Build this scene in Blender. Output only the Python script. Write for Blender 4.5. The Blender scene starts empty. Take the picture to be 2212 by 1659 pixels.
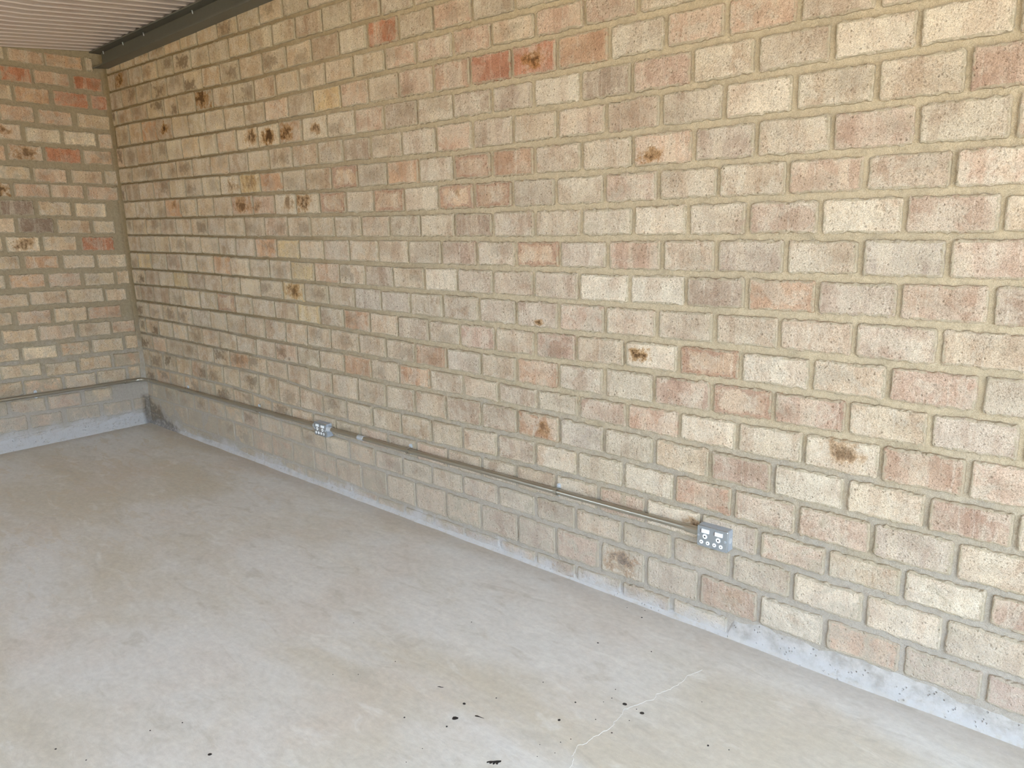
import bpy, math, random
from mathutils import Matrix, Vector, noise

# ------------------------------------------------------------------ camera, light, exposure
scene = bpy.context.scene
C = scene.collection
cam_d = bpy.data.cameras.new('camera')
cam = bpy.data.objects.new('camera', cam_d)
C.objects.link(cam)
scene.camera = cam
cam_d.sensor_width = 36.0
cam_d.lens = 27.168
cam_d.clip_start = 0.02
RX = (0.7412460, 0.6708126, -0.0237656)
UP = (-0.1287696, 0.1768599, 0.9757761)
BK = (0.6587661, -0.7202299, 0.2174770)
cam.matrix_world = Matrix(((RX[0], UP[0], BK[0], 6.17280), (RX[1], UP[1], BK[1], -2.45965),
                           (RX[2], UP[2], BK[2], 1.57370), (0, 0, 0, 1)))

world = bpy.data.worlds.new('sky')
scene.world = world
world.use_nodes = True
bgn = world.node_tree.nodes['Background']
bgn.inputs['Color'].default_value = (0.63, 0.805, 1.0, 1)
bgn.inputs['Strength'].default_value = 3.4

sun_d = bpy.data.lights.new('sun', 'SUN')
sun_d.energy = 9.0
sun_d.angle = 0.01
sun_d.color = (1.0, 0.93, 0.82)
sun = bpy.data.objects.new('sun', sun_d)
C.objects.link(sun)
sun.rotation_euler = Vector((0.55, -0.45, -1.0)).to_track_quat('-Z', 'Y').to_euler()

scene.view_settings.view_transform = 'Standard'
scene.view_settings.look = 'None'
scene.view_settings.gamma = 1.0
scene.view_settings.use_curve_mapping = False
scene.view_settings.exposure = 1.52
scene.cycles.diffuse_bounces = 6
scene.cycles.max_bounces = 8
scene.cycles.sample_clamp_indirect = 8.0

# ------------------------------------------------------------------ measured layout of the place
Z0=2.0937;PW=0.12508;LP=0.2338
BEDS={-3:[21,19,16,12,5,-1,-1,-3,-8,-11,-12,-11,4,5,5,5,5,5],-2:[16,16,16,14,3,-3,-3,-5,-8,-8,-9,-11,-12,-7,1,1,1,1],-1:[34,34,23,10,7,-5,-2,3,4,2,2,6,8,7,6,6,6,6],0:[9,8,4,-1,-3,-2,-1,-1,-3,-6,-8,-5,4,9,9,9,9,2],1:[-13,-12,-11,-9,-9,-8,-8,-8,-8,-3,-2,-4,3,9,14,16,16,3],2:[-1,-1,-1,-3,-8,-11,-10,-10,-12,-12,-8,-3,1,4,7,9,9,0],3:[-3,-3,-3,-5,-5,-7,-13,-15,-15,-11,-9,-8,-2,2,4,6,7,-1],4:[-3,-5,-6,-7,-7,-8,-10,-13,-14,-11,-8,-5,1,4,6,7,7,-1],5:[1,2,1,-2,-6,-10,-11,-10,-9,-9,-8,-3,3,6,9,12,13,13],6:[2,3,5,5,-2,-5,-8,-10,-10,-8,-5,-2,2,5,8,11,13,12],7:[1,3,5,3,-1,-3,-5,-7,-8,-6,-4,-4,2,6,8,9,10,10],8:[7,10,14,15,8,4,2,-2,-6,-9,-8,-3,2,4,6,8,9,9],9:[9,9,9,10,11,10,8,2,-4,-7,-7,1,6,5,6,9,11,12],10:[10,9,9,7,0,-4,0,1,-1,-4,-8,-5,1,4,7,10,12,12],11:[9,9,9,9,8,4,3,4,4,7,12,10,4,1,0,1,1,1],12:[9,10,11,14,20,18,-13,-15,-12,-4,4,7,5,0,-1,2,5,6],13:[0,0,5,10,4,-17,-16,-16,-16,-9,2,5,3,-2,-5,-6,-6,-5],14:[2,2,2,2,2,2,2,-1,-2,-1,2,4,5,3,0,-2,-3,-4],15:[-2,0,5,10,12,10,-1,1,7,11,7,11,15,3,-10,-12,-13,-14],16:[-11,-11,-11,-10,-10,-10,-10,-24,-24,-23,-18,-10,-5,-9,-7,-6,-6,-7]}
JTS={-5:[263,503,729,963,1189,1412,1655,1892,2126,2363,2591],
-4:[138,376,599,832,1057,1303,1530,1768,2007,2236,2464,2702,2934,3165,3389],
-3:[227,468,707,939,1177,1416,1642,1869,2117,2357,2593,2829,3051,3281,3514,3753,3989],
-2:[109,361,606,865,1054,1295,1527,1763,2001,2232,2461,2697,2933,3173,3396,3628,3858,4093,4328,4563,4795],
-1:[40,273,488,725,949,1178,1403,1637,1873,2102,2337,2578,2814,3037,3261,3499,3733,3965,4199,4442,4673,4899,5134,5362],
0:[131,363,609,830,1052,1292,1523,1759,1998,2226,2451,2680,2914,3141,3386,3617,3849,4077,4308,4540,4778,5005,5242,5477,5709],
1:[475,713,940,1168,1407,1642,1868,2098,2338,2577,2804,3026,3265,3501,3731,3966,4197,4427,4661,4899,5133,5376,5607],
2:[91,324,562,809,1047,1276,1506,1750,1980,2220,2447,2683,2910,3145,3374,3606,3839,4079,4316,4548,4790,5017,5255,5492,5726],
3:[228,455,710,942,1172,1394,1628,1879,2114,2335,2568,2796,3028,3263,3497,3729,3954,4186,4420,4657,4887,5126,5361,5596],
4:[136,369,603,841,1061,1290,1520,1756,1986,2228,2457,2682,2916,3142,3367,3600,3835,4073,4312,4551,4775,4998,5236,5479,5723],
5:[234,476,711,948,1168,1406,1625,1859,2100,2332,2568,2799,3040,3272,3503,3735,3966,4200,4435,4676,4890,5131,5366,5603],
6:[150,383,629,861,1080,1314,1538,1768,1995,2227,2464,2693,2918,3146,3378,3603,3829,4060,4300,4536,4775,5003,5243,5483,5721],
7:[19,241,476,705,933,1166,1395,1630,1868,2119,2348,2583,2817,3039,3267,3500,3736,3962,4194,4425,4658,4892,5125,5362,5603],
8:[120,349,606,840,1074,1310,1543,1762,2017,2259,2485,2706,2937,3162,3392,3605,3833,4064,4285,4517,4754,4993,5239,5472,5719],
9:[233,468,705,934,1188,1410,1647,1882,2117,2342,2574,2825,3058,3278,3512,3738,3958,4188,4421,4651,4888,5118,5360,5599,5830],
10:[136,366,594,830,1046,1290,1515,1755,1982,2222,2446,2681,2917,3149,3383,3612,3844,4070,4295,4530,4763,4993,5230,5470,5709],
11:[225,461,724,948,1174,1399,1645,1861,2094,2325,2556,2791,3030,3260,3492,3727,3954,4194,4423,4656,4892,5129,5373,5614,5842],
12:[138,363,590,821,1045,1283,1499,1739,1978,2208,2442,2673,2906,3142,3378,3594,3827,4056,4285,4514,4747,4986,5221,5463,5702],
13:[208,446,684,915,1145,1400,1641,1871,2100,2329,2558,2784,3019,3252,3483,3720,3937,4168,4392,4623,4863,5090,5328,5564,5798],
14:[557,797,1019,1252,1496,1706,1961,2197,2437,2667,2896,3130,3364,3585,3819,4047,4274,4510,4745,4989,5216,5457,5693],
15:[446,667,896,1113,1353,1591,1830,2067,2303,2525,2765,2988,3226,3458,3701,3940,4164,4399,4625,4862,5100,5336,5582,5813]}
LROWS=[[[616,398,2678,81],[392,154,2671,98],[131,85,2673,107]],[[679,489,2556,121],[480,252,2552,125],[226,34,2540,115]],[[695,626,2439,101],[611,397,2430,110],[368,146,2420,106],[127,14,2417,116]],[[715,509,2306,109],[484,268,2292,106],[234,14,2280,95]],[[732,607,2185,89],[579,360,2168,105],[339,128,2159,108],[109,17,2149,104]],[[752,721,2046,102],[703,494,2048,97],[473,247,2039,107],[228,32,2032,96]],[[771,588,1915,69],[568,360,1900,68],[324,6,1892,67]],[[787,725,1804,83],[704,483,1798,106],[474,260,1791,102],[237,21,1777,105]],[[805,599,1682,91],[570,361,1672,94],[334,119,1660,101]],[[821,734,1568,98],[712,490,1560,93],[467,251,1545,96],[226,75,1534,95]],[[803,598,1434,92],[574,356,1429,99],[324,99,1416,106]],[[858,739,1315,85],[706,495,1306,94],[464,252,1295,90],[233,24,1286,96]],[[877,846,1191,99],[820,601,1181,105],[576,363,1171,97],[337,18,1159,93]],[[896,725,1053,108],[712,475,1054,96],[466,223,1045,99],[207,56,1033,86]],[[913,839,936,93],[809,597,924,110],[573,358,919,83],[349,112,909,101]],[[919,702,803,95],[688,453,802,98],[429,204,792,85],[194,26,786,112]],[[950,831,683,109],[812,591,671,108],[567,370,666,100],[351,11,660,111]],[[966,710,559,103],[681,476,534,99],[456,230,539,94],[211,10,531,105]],[[985,846,440,95],[833,590,429,91],[571,359,424,93],[346,26,420,105]],[[939,719,302,97],[701,480,293,100],[453,255,290,95]],[[832,625,179,99],[590,362,177,79],[334,18,164,82]]]
RT=[[5347,2032,"c"],[5600,2027,"c"],[5701,1916,"P"],[5080,1911,"c"],[5249,1938,"k"],[5423,1941,"k"],[5378,1795,"p"],[5605,1799,"k"],[5130,1527,"p"],[5358,1532,"c"],[5595,1529,"p"],[5144,1284,"o"],[5549,1293,"p"],[5764,1280,"d"],[5478,1164,"g"],[5124,1060,"c"],[5361,1296,"g"],[5696,1416,"p"],[5470,1424,"g"],[5591,1022,"P"],[5242,911,"P"],[5708,930,"g"],[5585,792,"p"],[5249,657,"c"],[5490,658,"c"],[5733,660,"P"],[5341,533,"p"],[5595,525,"g"],[5192,407,"p"],[5620,378,"c"],[5841,394,"P"],[5343,267,"c"],[5574,282,"c"],[5472,144,"o"],[5704,156,"g"],[5889,142,"P"],[5458,901,"k"],[5397,980,"g"],[4326,2157,"o"],[4214,2287,"P"],[4446,2263,"P"],[4573,2196,"c"],[4764,2172,"p"],[4311,2037,"d"],[4651,2034,"P"],[5033,1923,"c"],[4199,2017,"c"],[4548,1907,"d"],[4014,1770,"o"],[4541,1658,"p"],[5007,2158,"p"],[4885,2068,"k"],[4088,1399,"o"],[4433,1509,"c"],[4671,1532,"c"],[4555,1407,"P"],[4429,1282,"c"],[4294,1164,"p"],[5061,1029,"c"],[4173,1030,"P"],[4083,912,"o"],[4983,1291,"d"],[4583,862,"k"],[4303,654,"g"],[4646,790,"P"],[4801,911,"P"],[5010,654,"P"],[4509,777,"p"],[4831,525,"P"],[4409,385,"p"],[4804,789,"c"],[4498,699,"k"],[4729,686,"k"],[4292,741,"k"],[4266,536,"c"],[4409,535,"k"],[3178,2395,"O"],[3860,2154,"O"],[3627,2148,"P"],[3283,2271,"P"],[3547,2271,"p"],[3745,2269,"P"],[2668,2157,"y"],[2940,2149,"p"],[3244,2013,"d"],[3585,2404,"P"],[2950,1899,"d"],[3257,1772,"o"],[2042,1757,"o"],[3801,2314,"k"],[2715,2361,"d"],[2558,2549,"d"],[3379,1641,"c"],[3910,1739,"o"],[3722,1513,"d"],[1982,1415,"o"],[2202,1391,"y"],[3035,1276,"d"],[2573,1272,"o"],[2327,1276,"y"],[2361,1029,"y"],[2857,1039,"o"],[3655,1045,"P"],[3392,898,"o"],[2911,797,"o"],[3176,803,"o"],[3532,1315,"c"],[2535,1144,"k"],[2298,1392,"y"],[616,2152,"o"],[434,2042,"d"],[676,1717,"o"],[667,1764,"p"],[1607,1580,"y"],[1436,1262,"o"],[779,1162,"y"],[319,1263,"y"],[207,1018,"d"],[448,1031,"d"],[1434,1024,"o"],[1486,694,"o"],[300,1728,"d"],[677,2237,"d"],[276,2414,"d"],[543,2280,"d"],[379,1197,"d"],[958,1185,"d"]]
RS=[[5353,806,"c",0.1,0.35,0.55,0.6],[4037,2139,"O",0.0,0.0,0.5,0.8],[4656,1772,"p",-0.45,-0.35,0.45,0.9],[4621,1021,"c",-0.5,-0.1,0.5,1.0],[4525,172,"c",-0.1,0.1,0.75,0.9],[4077,655,"o",0.3,0.0,0.4,0.5],[4996,147,"o",0.1,0.0,0.4,0.4],[5256,149,"c",0.2,0.1,0.3,0.35],[2103,2020,"c",0.0,-0.1,0.65,1.0],[2302,2021,"p",-0.4,0.0,0.7,0.9],[2570,2041,"c",0.1,0.0,0.4,0.7],[2427,1644,"c",-0.4,0.2,0.7,0.8],[2267,1647,"c",0.4,0.2,0.5,0.5],[2024,1653,"P",-0.6,-0.1,0.4,0.5],[2198,1147,"y",0.0,0.0,0.6,0.7],[183,2549,"d",-0.3,0.0,0.7,0.9],[1363,2284,"d",-0.2,0.0,0.9,0.9],[811,2157,"d",0.0,0.0,0.5,1.0],[1860,2026,"c",0.3,0.1,0.6,0.8],[1647,1772,"c",0.2,-0.2,0.6,0.6],[1794,1767,"y",0.0,0.1,0.7,0.4],[1730,1633,"P",0.0,0.0,0.7,0.7],[840,1667,"o",0.3,0.4,0.3,0.5],[2078,1678,"p",0.0,-0.5,0.5,0.7],[4062,1128,"g",0.1,-0.6,0.25,0.9],[4815,420,"c",0.8,0.2,0.3,0.8],[3612,1635,"r",0.1,0.5,0.3,0.5]]
RR=[[2784,1796],[3721,1768],[2746,1648],[3159,1637],[3612,1635],[3854,1647],[1434,1024],[4871,1014],[4999,906],[4093,1399]]
LT=[[594,2571,"O"],[368,2565,"P"],[130,2543,"O"],[531,2430,"o"],[269,2422,"O"],[68,2423,"O"],[618,2303,"P"],[390,2304,"P"],[382,2040,"O"],[496,2175,"c"],[244,2157,"c"],[592,1795,"P"],[372,1786,"p"],[185,1780,"P"],[695,1677,"D"],[247,1672,"c"],[611,1560,"D"],[233,1422,"O"],[603,1309,"o"],[709,1181,"o"],[474,1152,"P"],[170,1282,"c"],[611,932,"p"],[186,902,"P"],[707,677,"c"],[319,2706,"o"],[203,2690,"o"],[496,2670,"p"]]
LS=[[581,2073,"p",0.0,0.0,0.7,0.6],[759,1810,"d",-0.2,0.0,0.9,0.8],[700,1443,"c",0.1,0.0,0.7,0.7],[675,2195,"p",0.0,0.2,0.4,0.6]]

rnd = random.Random(7)

# ------------------------------------------------------------------ node helpers
class NT:
    def __init__(self, name):
        self.m = bpy.data.materials.new(name)
        self.m.use_nodes = True
        self.t = self.m.node_tree
        self.t.nodes.clear()
        self.out = self.n('ShaderNodeOutputMaterial')
        self.b = self.n('ShaderNodeBsdfPrincipled')
        self.t.links.new(self.b.outputs[0], self.out.inputs[0])

    def n(self, typ, **kw):
        nd = self.t.nodes.new(typ)
        for k, v in kw.items():
            setattr(nd, k, v)
        return nd

    def put(self, sock, v):
        if isinstance(v, bpy.types.NodeSocket):
            self.t.links.new(v, sock)
        elif isinstance(v, (tuple, list)):
            if len(v) == 3 and sock.type == 'RGBA':
                v = (*v, 1)
            sock.default_value = v
        else:
            sock.default_value = v

    def math(self, op, a, b=None, c=None, clamp=False):
        nd = self.n('ShaderNodeMath', operation=op, use_clamp=clamp)
        for i, v in enumerate((a, b, c)):
            if v is not None:
                self.put(nd.inputs[i], v)
        return nd.outputs[0]

    def vmath(self, op, a, b=None, s=None):
        nd = self.n('ShaderNodeVectorMath', operation=op)
        self.put(nd.inputs[0], a)
        if b is not None:
            self.put(nd.inputs[1], b)
        if s is not None:
            self.put(nd.inputs['Scale'], s)
        return nd.outputs[1] if op in ('LENGTH', 'DISTANCE', 'DOT_PRODUCT') else nd.outputs[0]

    def mix(self, f, a, b, blend='MIX'):
        nd = self.n('ShaderNodeMix', data_type='RGBA', blend_type=blend)
        self.put(nd.inputs[0], f)
        self.put(nd.inputs[6], a)
        self.put(nd.inputs[7], b)
        return nd.outputs[2]

    def noise(self, vec, scale, detail=4, rough=0.55, dist=0.0):
        nd = self.n('ShaderNodeTexNoise')
        self.put(nd.inputs['Vector'], vec)
        nd.inputs['Scale'].default_value = scale
        nd.inputs['Detail'].default_value = detail
        nd.inputs['Roughness'].default_value = rough
        nd.inputs['Distortion'].default_value = dist
        return nd.outputs[0]

    def voro(self, vec, scale, feature='F1'):
        nd = self.n('ShaderNodeTexVoronoi', feature=feature)
        self.put(nd.inputs['Vector'], vec)
        nd.inputs['Scale'].default_value = scale
        return nd.outputs[0]

    def step(self, x, lo, hi):
        nd = self.n('ShaderNodeMapRange', interpolation_type='SMOOTHSTEP')
        self.put(nd.inputs[0], x)
        self.put(nd.inputs[1], lo)
        self.put(nd.inputs[2], hi)
        return nd.outputs[0]

    def attr(self, name):
        return self.n('ShaderNodeAttribute', attribute_name=name)

    def pos(self):
        return self.n('ShaderNodeNewGeometry').outputs['Position']

    def xyz(self, v):
        nd = self.n('ShaderNodeSeparateXYZ')
        self.put(nd.inputs[0], v)
        return nd.outputs

    def rgb(self, v):
        nd = self.n('ShaderNodeSeparateColor')
        self.put(nd.inputs[0], v)
        return nd.outputs

    def comb(self, x, y, z):
        nd = self.n('ShaderNodeCombineXYZ')
        for i, q in enumerate((x, y, z)):
            self.put(nd.inputs[i], q)
        return nd.outputs[0]

    def bump(self, h, dist, strength=1.0):
        nd = self.n('ShaderNodeBump')
        nd.inputs['Strength'].default_value = strength
        nd.inputs['Distance'].default_value = dist
        self.put(nd.inputs['Height'], h)
        self.put(self.b.inputs['Normal'], nd.outputs[0])

    def done(self, col, rough=0.9, spec=0.2, metal=0.0):
        self.put(self.b.inputs['Base Color'], col)
        self.put(self.b.inputs['Roughness'], rough)
        self.b.inputs['Specular IOR Level'].default_value = spec
        self.b.inputs['Metallic'].default_value = metal
        return self.m


def lin(r, g, b):
    f = lambda c: c / 12.92 if c <= 0.04045 else ((c + 0.055) / 1.055) ** 2.4
    return (f(r), f(g), f(b))


def grime(k, p, col, n=None, nf=None):
    """lime splash along the foot of the walls and the dark damp patch in the corner"""
    x, y, z = k.xyz(p)
    n = n or k.noise(p, 7, 4, 0.65)
    nf = nf or k.noise(p, 45, 2, 0.6)
    left = k.step(k.math('MULTIPLY', y, -1), 0.02, 0.06)  # the left wall runs away in -Y
    top = k.math('MULTIPLY_ADD', left, 0.075, 0.05)
    edge = k.math('ADD', top, k.math('MULTIPLY_ADD', n, 0.22, -0.11))
    f = k.step(k.math('SUBTRACT', edge, z), -0.03, 0.05)
    f = k.math('MULTIPLY', f, k.step(nf, 0.22, 0.5))
    haze = k.math('MULTIPLY', k.step(k.math('SUBTRACT', k.math('MULTIPLY_ADD', n, 0.5, 0.28), z), 0.0, 0.35), 0.30)
    haze = k.math('MULTIPLY', haze, k.math('MULTIPLY_ADD', left, 0.5, 1.0))
    col = k.mix(haze, col, lin(.71, .68, .65))
    col = k.mix(k.math('MULTIPLY', f, 0.75), col, lin(.755, .75, .75))
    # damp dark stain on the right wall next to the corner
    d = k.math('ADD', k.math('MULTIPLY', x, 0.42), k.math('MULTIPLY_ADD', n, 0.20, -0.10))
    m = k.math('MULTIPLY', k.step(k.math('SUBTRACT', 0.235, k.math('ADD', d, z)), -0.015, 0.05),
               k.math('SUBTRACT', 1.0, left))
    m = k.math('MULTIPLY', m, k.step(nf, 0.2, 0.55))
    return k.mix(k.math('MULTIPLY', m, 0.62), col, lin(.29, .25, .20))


def mat_brick():
    k = NT('brick')
    p = k.pos()
    tint = k.attr('tint')
    soot = tint.outputs['Alpha']
    fx = k.attr('fx')
    seed, mott, smear = k.rgb(fx.outputs['Color'])[:3]
    rim = fx.outputs['Alpha']
    st = k.attr('stain')
    sx, sy, sr = k.rgb(st.outputs['Color'])[:3]
    ss = st.outputs['Alpha']
    loc = k.attr('loc').outputs['Vector']
    lx, ly, _ = k.xyz(loc)
    q = k.vmath('ADD', p, k.comb(k.math('MULTIPLY', seed, 31.0), k.math('MULTIPLY', seed, 17.0), k.math('MULTIPLY', seed, 5.0)))
    n1 = k.noise(q, 13, 4, 0.66, 0.6)
    n2 = k.noise(k.vmath('ADD', q, (3.1, 9.2, 4.4)), 7, 3, 0.6, 0.5)
    n3 = k.noise(q, 150, 2, 0.7)
    n4 = k.noise(k.vmath('MULTIPLY', q, (75, 75, 5)), 1, 2, 0.6)
    n5 = k.noise(k.vmath('ADD', q, (8.7, 1.2, 6.6)), 34, 3, 0.7)
    n6 = k.noise(q, 360, 1, 0.6)
    edge = k.math('MAXIMUM', k.math('ABSOLUTE', lx), k.math('ABSOLUTE', ly))
    col = tint.outputs['Color']
    # firing bands: upright zones of a different bake, with fairly crisp borders
    bn = k.noise(k.comb(k.math('MULTIPLY_ADD', lx, 1.1, k.math('MULTIPLY', seed, 57.0)), k.math('MULTIPLY', ly, 0.06), 0.0), 1.0, 1, 0.4)
    col = k.mix(k.math('MULTIPLY', k.step(bn, 0.53, 0.55), 0.40), col, k.mix(1.0, col, lin(.90, .86, .84), 'MULTIPLY'))
    col = k.mix(k.math('MULTIPLY', k.math('SUBTRACT', 1.0, k.step(bn, 0.40, 0.42)), 0.35), col, lin(.845, .785, .69))
    # mauve and brown clouding
    col = k.mix(k.math('MULTIPLY', k.step(n2, 0.46, 0.68), 0.50), col, k.mix(1.0, col, lin(.86, .805, .785), 'MULTIPLY'))
    # lime and mortar wash left on the face
    col = k.mix(k.math('MULTIPLY', k.step(n1, 0.44, 0.60), mott), col, lin(.82, .775, .70))
    col = k.mix(k.math('MULTIPLY', k.step(n4, 0.56, 0.72), 0.30), col, lin(.84, .80, .73))
    # scorched middle
    so = k.math('MAXIMUM', k.math('ABSOLUTE', k.math('ADD', lx, k.math('MULTIPLY_ADD', k.math('FRACT', k.math('MULTIPLY', seed, 91.0)), 1.4, -0.7))), k.math('ABSOLUTE', k.math('ADD', ly, k.math('MULTIPLY_ADD', k.math('FRACT', k.math('MULTIPLY', seed, 53.0)), 1.0, -0.5))))
    sc = k.math('ADD', k.math('MULTIPLY', so, -0.42), k.math('MULTIPLY_ADD', n5, 1.0, k.math('MULTIPLY_ADD', n1, 0.9, -0.60)))
    sc = k.math('MULTIPLY', k.step(sc, -0.02, 0.26), soot)
    col = k.mix(sc, col, lin(.46, .385, .295))
    # red burnt rim
    e = k.math('ADD', edge, k.math('MULTIPLY_ADD', n1, 2.0, -1.0))
    e = k.math('ADD', e, k.math('MULTIPLY_ADD', n5, 1.0, -0.5))
    col = k.mix(k.math('MULTIPLY', k.step(e, 0.62, 0.95), rim), col, lin(.55, .32, .22))
    # rust stains
    d = k.math('DIVIDE', k.vmath('DISTANCE', k.comb(lx, k.math('MULTIPLY', ly, 0.7), 0.0), k.comb(sx, k.math('MULTIPLY', sy, 0.7), 0.0)), k.math('MAXIMUM', sr, 0.02))
    d = k.math('ADD', d, k.math('MULTIPLY_ADD', n1, 2.6, -1.3))
    d = k.math('ADD', d, k.math('MULTIPLY_ADD', n5, 2.4, -1.2))
    out = k.math('MULTIPLY', k.math('SUBTRACT', 1.0, k.step(d, 0.6, 1.3)), ss)
    inn = k.math('MULTIPLY', k.math('SUBTRACT', 1.0, k.step(d, 0.1, 0.75)), ss)
    col = k.mix(k.math('MULTIPLY', out, 0.75), col, lin(.63, .455, .22))
    col = k.mix(k.math('MULTIPLY', inn, 0.88), col, lin(.27, .175, .08))
    # pits and grit, denser along the broken edges
    v = k.voro(q, 62)
    dens = k.math('ADD', n5, k.math('MULTIPLY', k.step(edge, 0.8, 1.0), 0.06))
    pm = k.math('MULTIPLY', k.math('SUBTRACT', 1.0, k.step(v, 0.10, 0.30)), k.step(dens, 0.495, 0.575))
    pm2 = k.math('SUBTRACT', 1.0, k.step(k.math('ADD', n6, k.math('MULTIPLY', n3, 0.5)), 0.48, 0.62))
    col = k.mix(k.math('MULTIPLY', pm, 0.45), col, lin(.40, .325, .24))
    col = k.mix(k.math('MULTIPLY', pm2, 0.5), col, lin(.44, .37, .285))
    col = k.mix(1.0, col, k.mix(n3, (0.72, 0.72, 0.72), (1.21, 1.21, 1.21)), 'MULTIPLY')
    col = k.mix(1.0, col, k.mix(k.step(n5, 0.25, 0.75), (0.88, 0.87, 0.86), (1.07, 1.07, 1.07)), 'MULTIPLY')
    col = k.mix(1.0, col, k.mix(k.step(n6, 0.28, 0.72), (0.80, 0.79, 0.77), (1.14, 1.14, 1.14)), 'MULTIPLY')
    # mortar smeared over the face and in from the joints
    mcol = k.mix(n5, lin(.60, .55, .455), lin(.69, .645, .555))
    sm = k.step(k.math('ADD', k.math('MULTIPLY_ADD', n1, 1.6, -0.8), smear), 0.35, 0.75)
    col = k.mix(k.math('MULTIPLY', sm, 0.75), col, mcol)
    em = k.math('ADD', edge, k.math('MULTIPLY_ADD', n5, 0.34, -0.17))
    em = k.math('ADD', em, k.math('MULTIPLY_ADD', smear, 0.10, k.math('MULTIPLY_ADD', n3, 0.12, -0.06)))
    col = k.mix(k.math('MULTIPLY', k.step(em, 0.955, 1.02), 0.8), col, mcol)
    col = grime(k, p, col, None, n5)
    h = k.math('ADD', k.math('MULTIPLY', k.noise(q, 30, 4, 0.68), 1.25), k.math('MULTIPLY', n3, 0.30))
    h = k.math('SUBTRACT', h, k.math('MULTIPLY', k.math('SUBTRACT', 1.0, k.step(v, 0.05, 0.30)), 0.25))
    k.bump(h, 0.0065, 1.0)
    return k.done(col, 0.93, 0.15)


def mat_mortar():
    k = NT('mortar')
    p = k.pos()
    x, y, z = k.xyz(p)
    n1 = k.noise(p, 5, 3, 0.6)
    n2 = k.noise(p, 60, 3, 0.65)
    n3 = k.noise(p, 420, 1, 0.6)
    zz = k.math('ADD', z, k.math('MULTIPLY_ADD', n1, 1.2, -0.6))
    warm = k.mix(k.step(k.math('ADD', x, k.math('MULTIPLY_ADD', n1, 2.0, -1.0)), 1.0, 4.2), lin(.53, .46, .345), lin(.735, .675, .57))  # darker towards the corner: the shade there is put into the mortar colour
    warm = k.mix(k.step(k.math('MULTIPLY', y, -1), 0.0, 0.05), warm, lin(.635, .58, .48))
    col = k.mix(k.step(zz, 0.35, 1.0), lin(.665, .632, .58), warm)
    col = k.mix(k.math('MULTIPLY', k.step(n1, 0.5, 0.7), 0.35), col, lin(.60, .56, .48))
    col = k.mix(1.0, col, k.mix(n2, (0.72, 0.71, 0.70), (1.26, 1.26, 1.26)), 'MULTIPLY')
    col = k.mix(1.0, col, k.mix(k.step(n3, 0.28, 0.72), (0.84, 0.83, 0.81), (1.12, 1.12, 1.12)), 'MULTIPLY')
    col = grime(k, p, col, None, n2)
    h = k.math('ADD', k.math('MULTIPLY', n2, 1.0), k.math('MULTIPLY', n3, 0.35))
    k.bump(h, 0.006, 0.7)
    return k.done(col, 0.95, 0.12)


def mat_concrete():
    k = NT('floor_concrete')
    p = k.pos()
    x, y, z = k.xyz(p)
    # trowel sweeps run along the long axis of the slab
    q = k.vmath('MULTIPLY', p, (0.55, 1.25, 1.0))
    big = k.noise(q, 1.3, 4, 0.55, 0.8)
    mid = k.noise(k.vmath('MULTIPLY', p, (1.0, 2.4, 1.0)), 4.5, 4, 0.62, 0.7)
    fine = k.noise(p, 45, 3, 0.6)
    grit = k.noise(p, 380, 2, 0.6)
    smear = k.noise(k.vmath('MULTIPLY', p, (1.0, 2.0, 1.0)), 17, 5, 0.65, 0.6)
    col = k.mix(k.step(big, 0.35, 0.65), lin(.80, .775, .72), lin(.845, .84, .825))
    col = k.mix(k.math('MULTIPLY', k.step(k.noise(k.vmath('ADD', p, (4, 7, 1)), 1.8, 3), 0.5, 0.7), 0.55), col, lin(.82, .785, .745))
    col = k.mix(k.math('MULTIPLY', k.step(mid, 0.54, 0.70), 0.5), col, lin(.885, .88, .86))
    col = k.mix(k.math('MULTIPLY', k.math('SUBTRACT', 1.0, k.step(mid, 0.28, 0.46)), 0.5), col, lin(.735, .715, .67))
    col = k.mix(1.0, col, k.mix(k.step(smear, 0.3, 0.7), (0.945, 0.94, 0.935), (1.035, 1.035, 1.035)), 'MULTIPLY')
    col = k.mix(1.0, col, k.mix(grit, (0.90, 0.90, 0.90), (1.10, 1.10, 1.10)), 'MULTIPLY')
    # flaked pale skin towards the corner
    fl = k.math('MULTIPLY', k.step(k.noise(k.vmath('MULTIPLY', p, (1.0, 3.0, 1.0)), 3.2, 5, 0.7, 1.2), 0.555, 0.58),
                k.math('SUBTRACT', 1.0, k.step(x, 1.2, 3.4)))
    col = k.mix(k.math('MULTIPLY', fl, 0.55), col, lin(.80, .76, .69))
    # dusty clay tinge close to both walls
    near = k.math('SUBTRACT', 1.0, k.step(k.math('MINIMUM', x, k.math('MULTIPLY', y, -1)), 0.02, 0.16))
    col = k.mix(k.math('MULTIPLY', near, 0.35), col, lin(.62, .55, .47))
    v = k.voro(p, 38)
    speck = k.math('MULTIPLY', k.math('SUBTRACT', 1.0, k.step(v, 0.05, 0.10)), k.step(k.noise(p, 9, 2), 0.55, 0.65))
    col = k.mix(k.math('MULTIPLY', speck, 0.7), col, lin(.88, .87, .84))
    col = k.mix(1.0, col, k.mix(fine, (0.86, 0.86, 0.86), (1.12, 1.12, 1.12)), 'MULTIPLY')
    h = k.math('ADD', k.math('MULTIPLY', mid, 0.8), k.math('ADD', k.math('MULTIPLY', fine, 0.3), k.math('MULTIPLY', grit, 0.10)))
    h = k.math('ADD', h, k.math('MULTIPLY', speck, 0.25))
    k.bump(h, 0.004, 0.55)
    return k.done(col, k.math('MULTIPLY_ADD', mid, 0.25, 0.52), 0.3)


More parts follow.
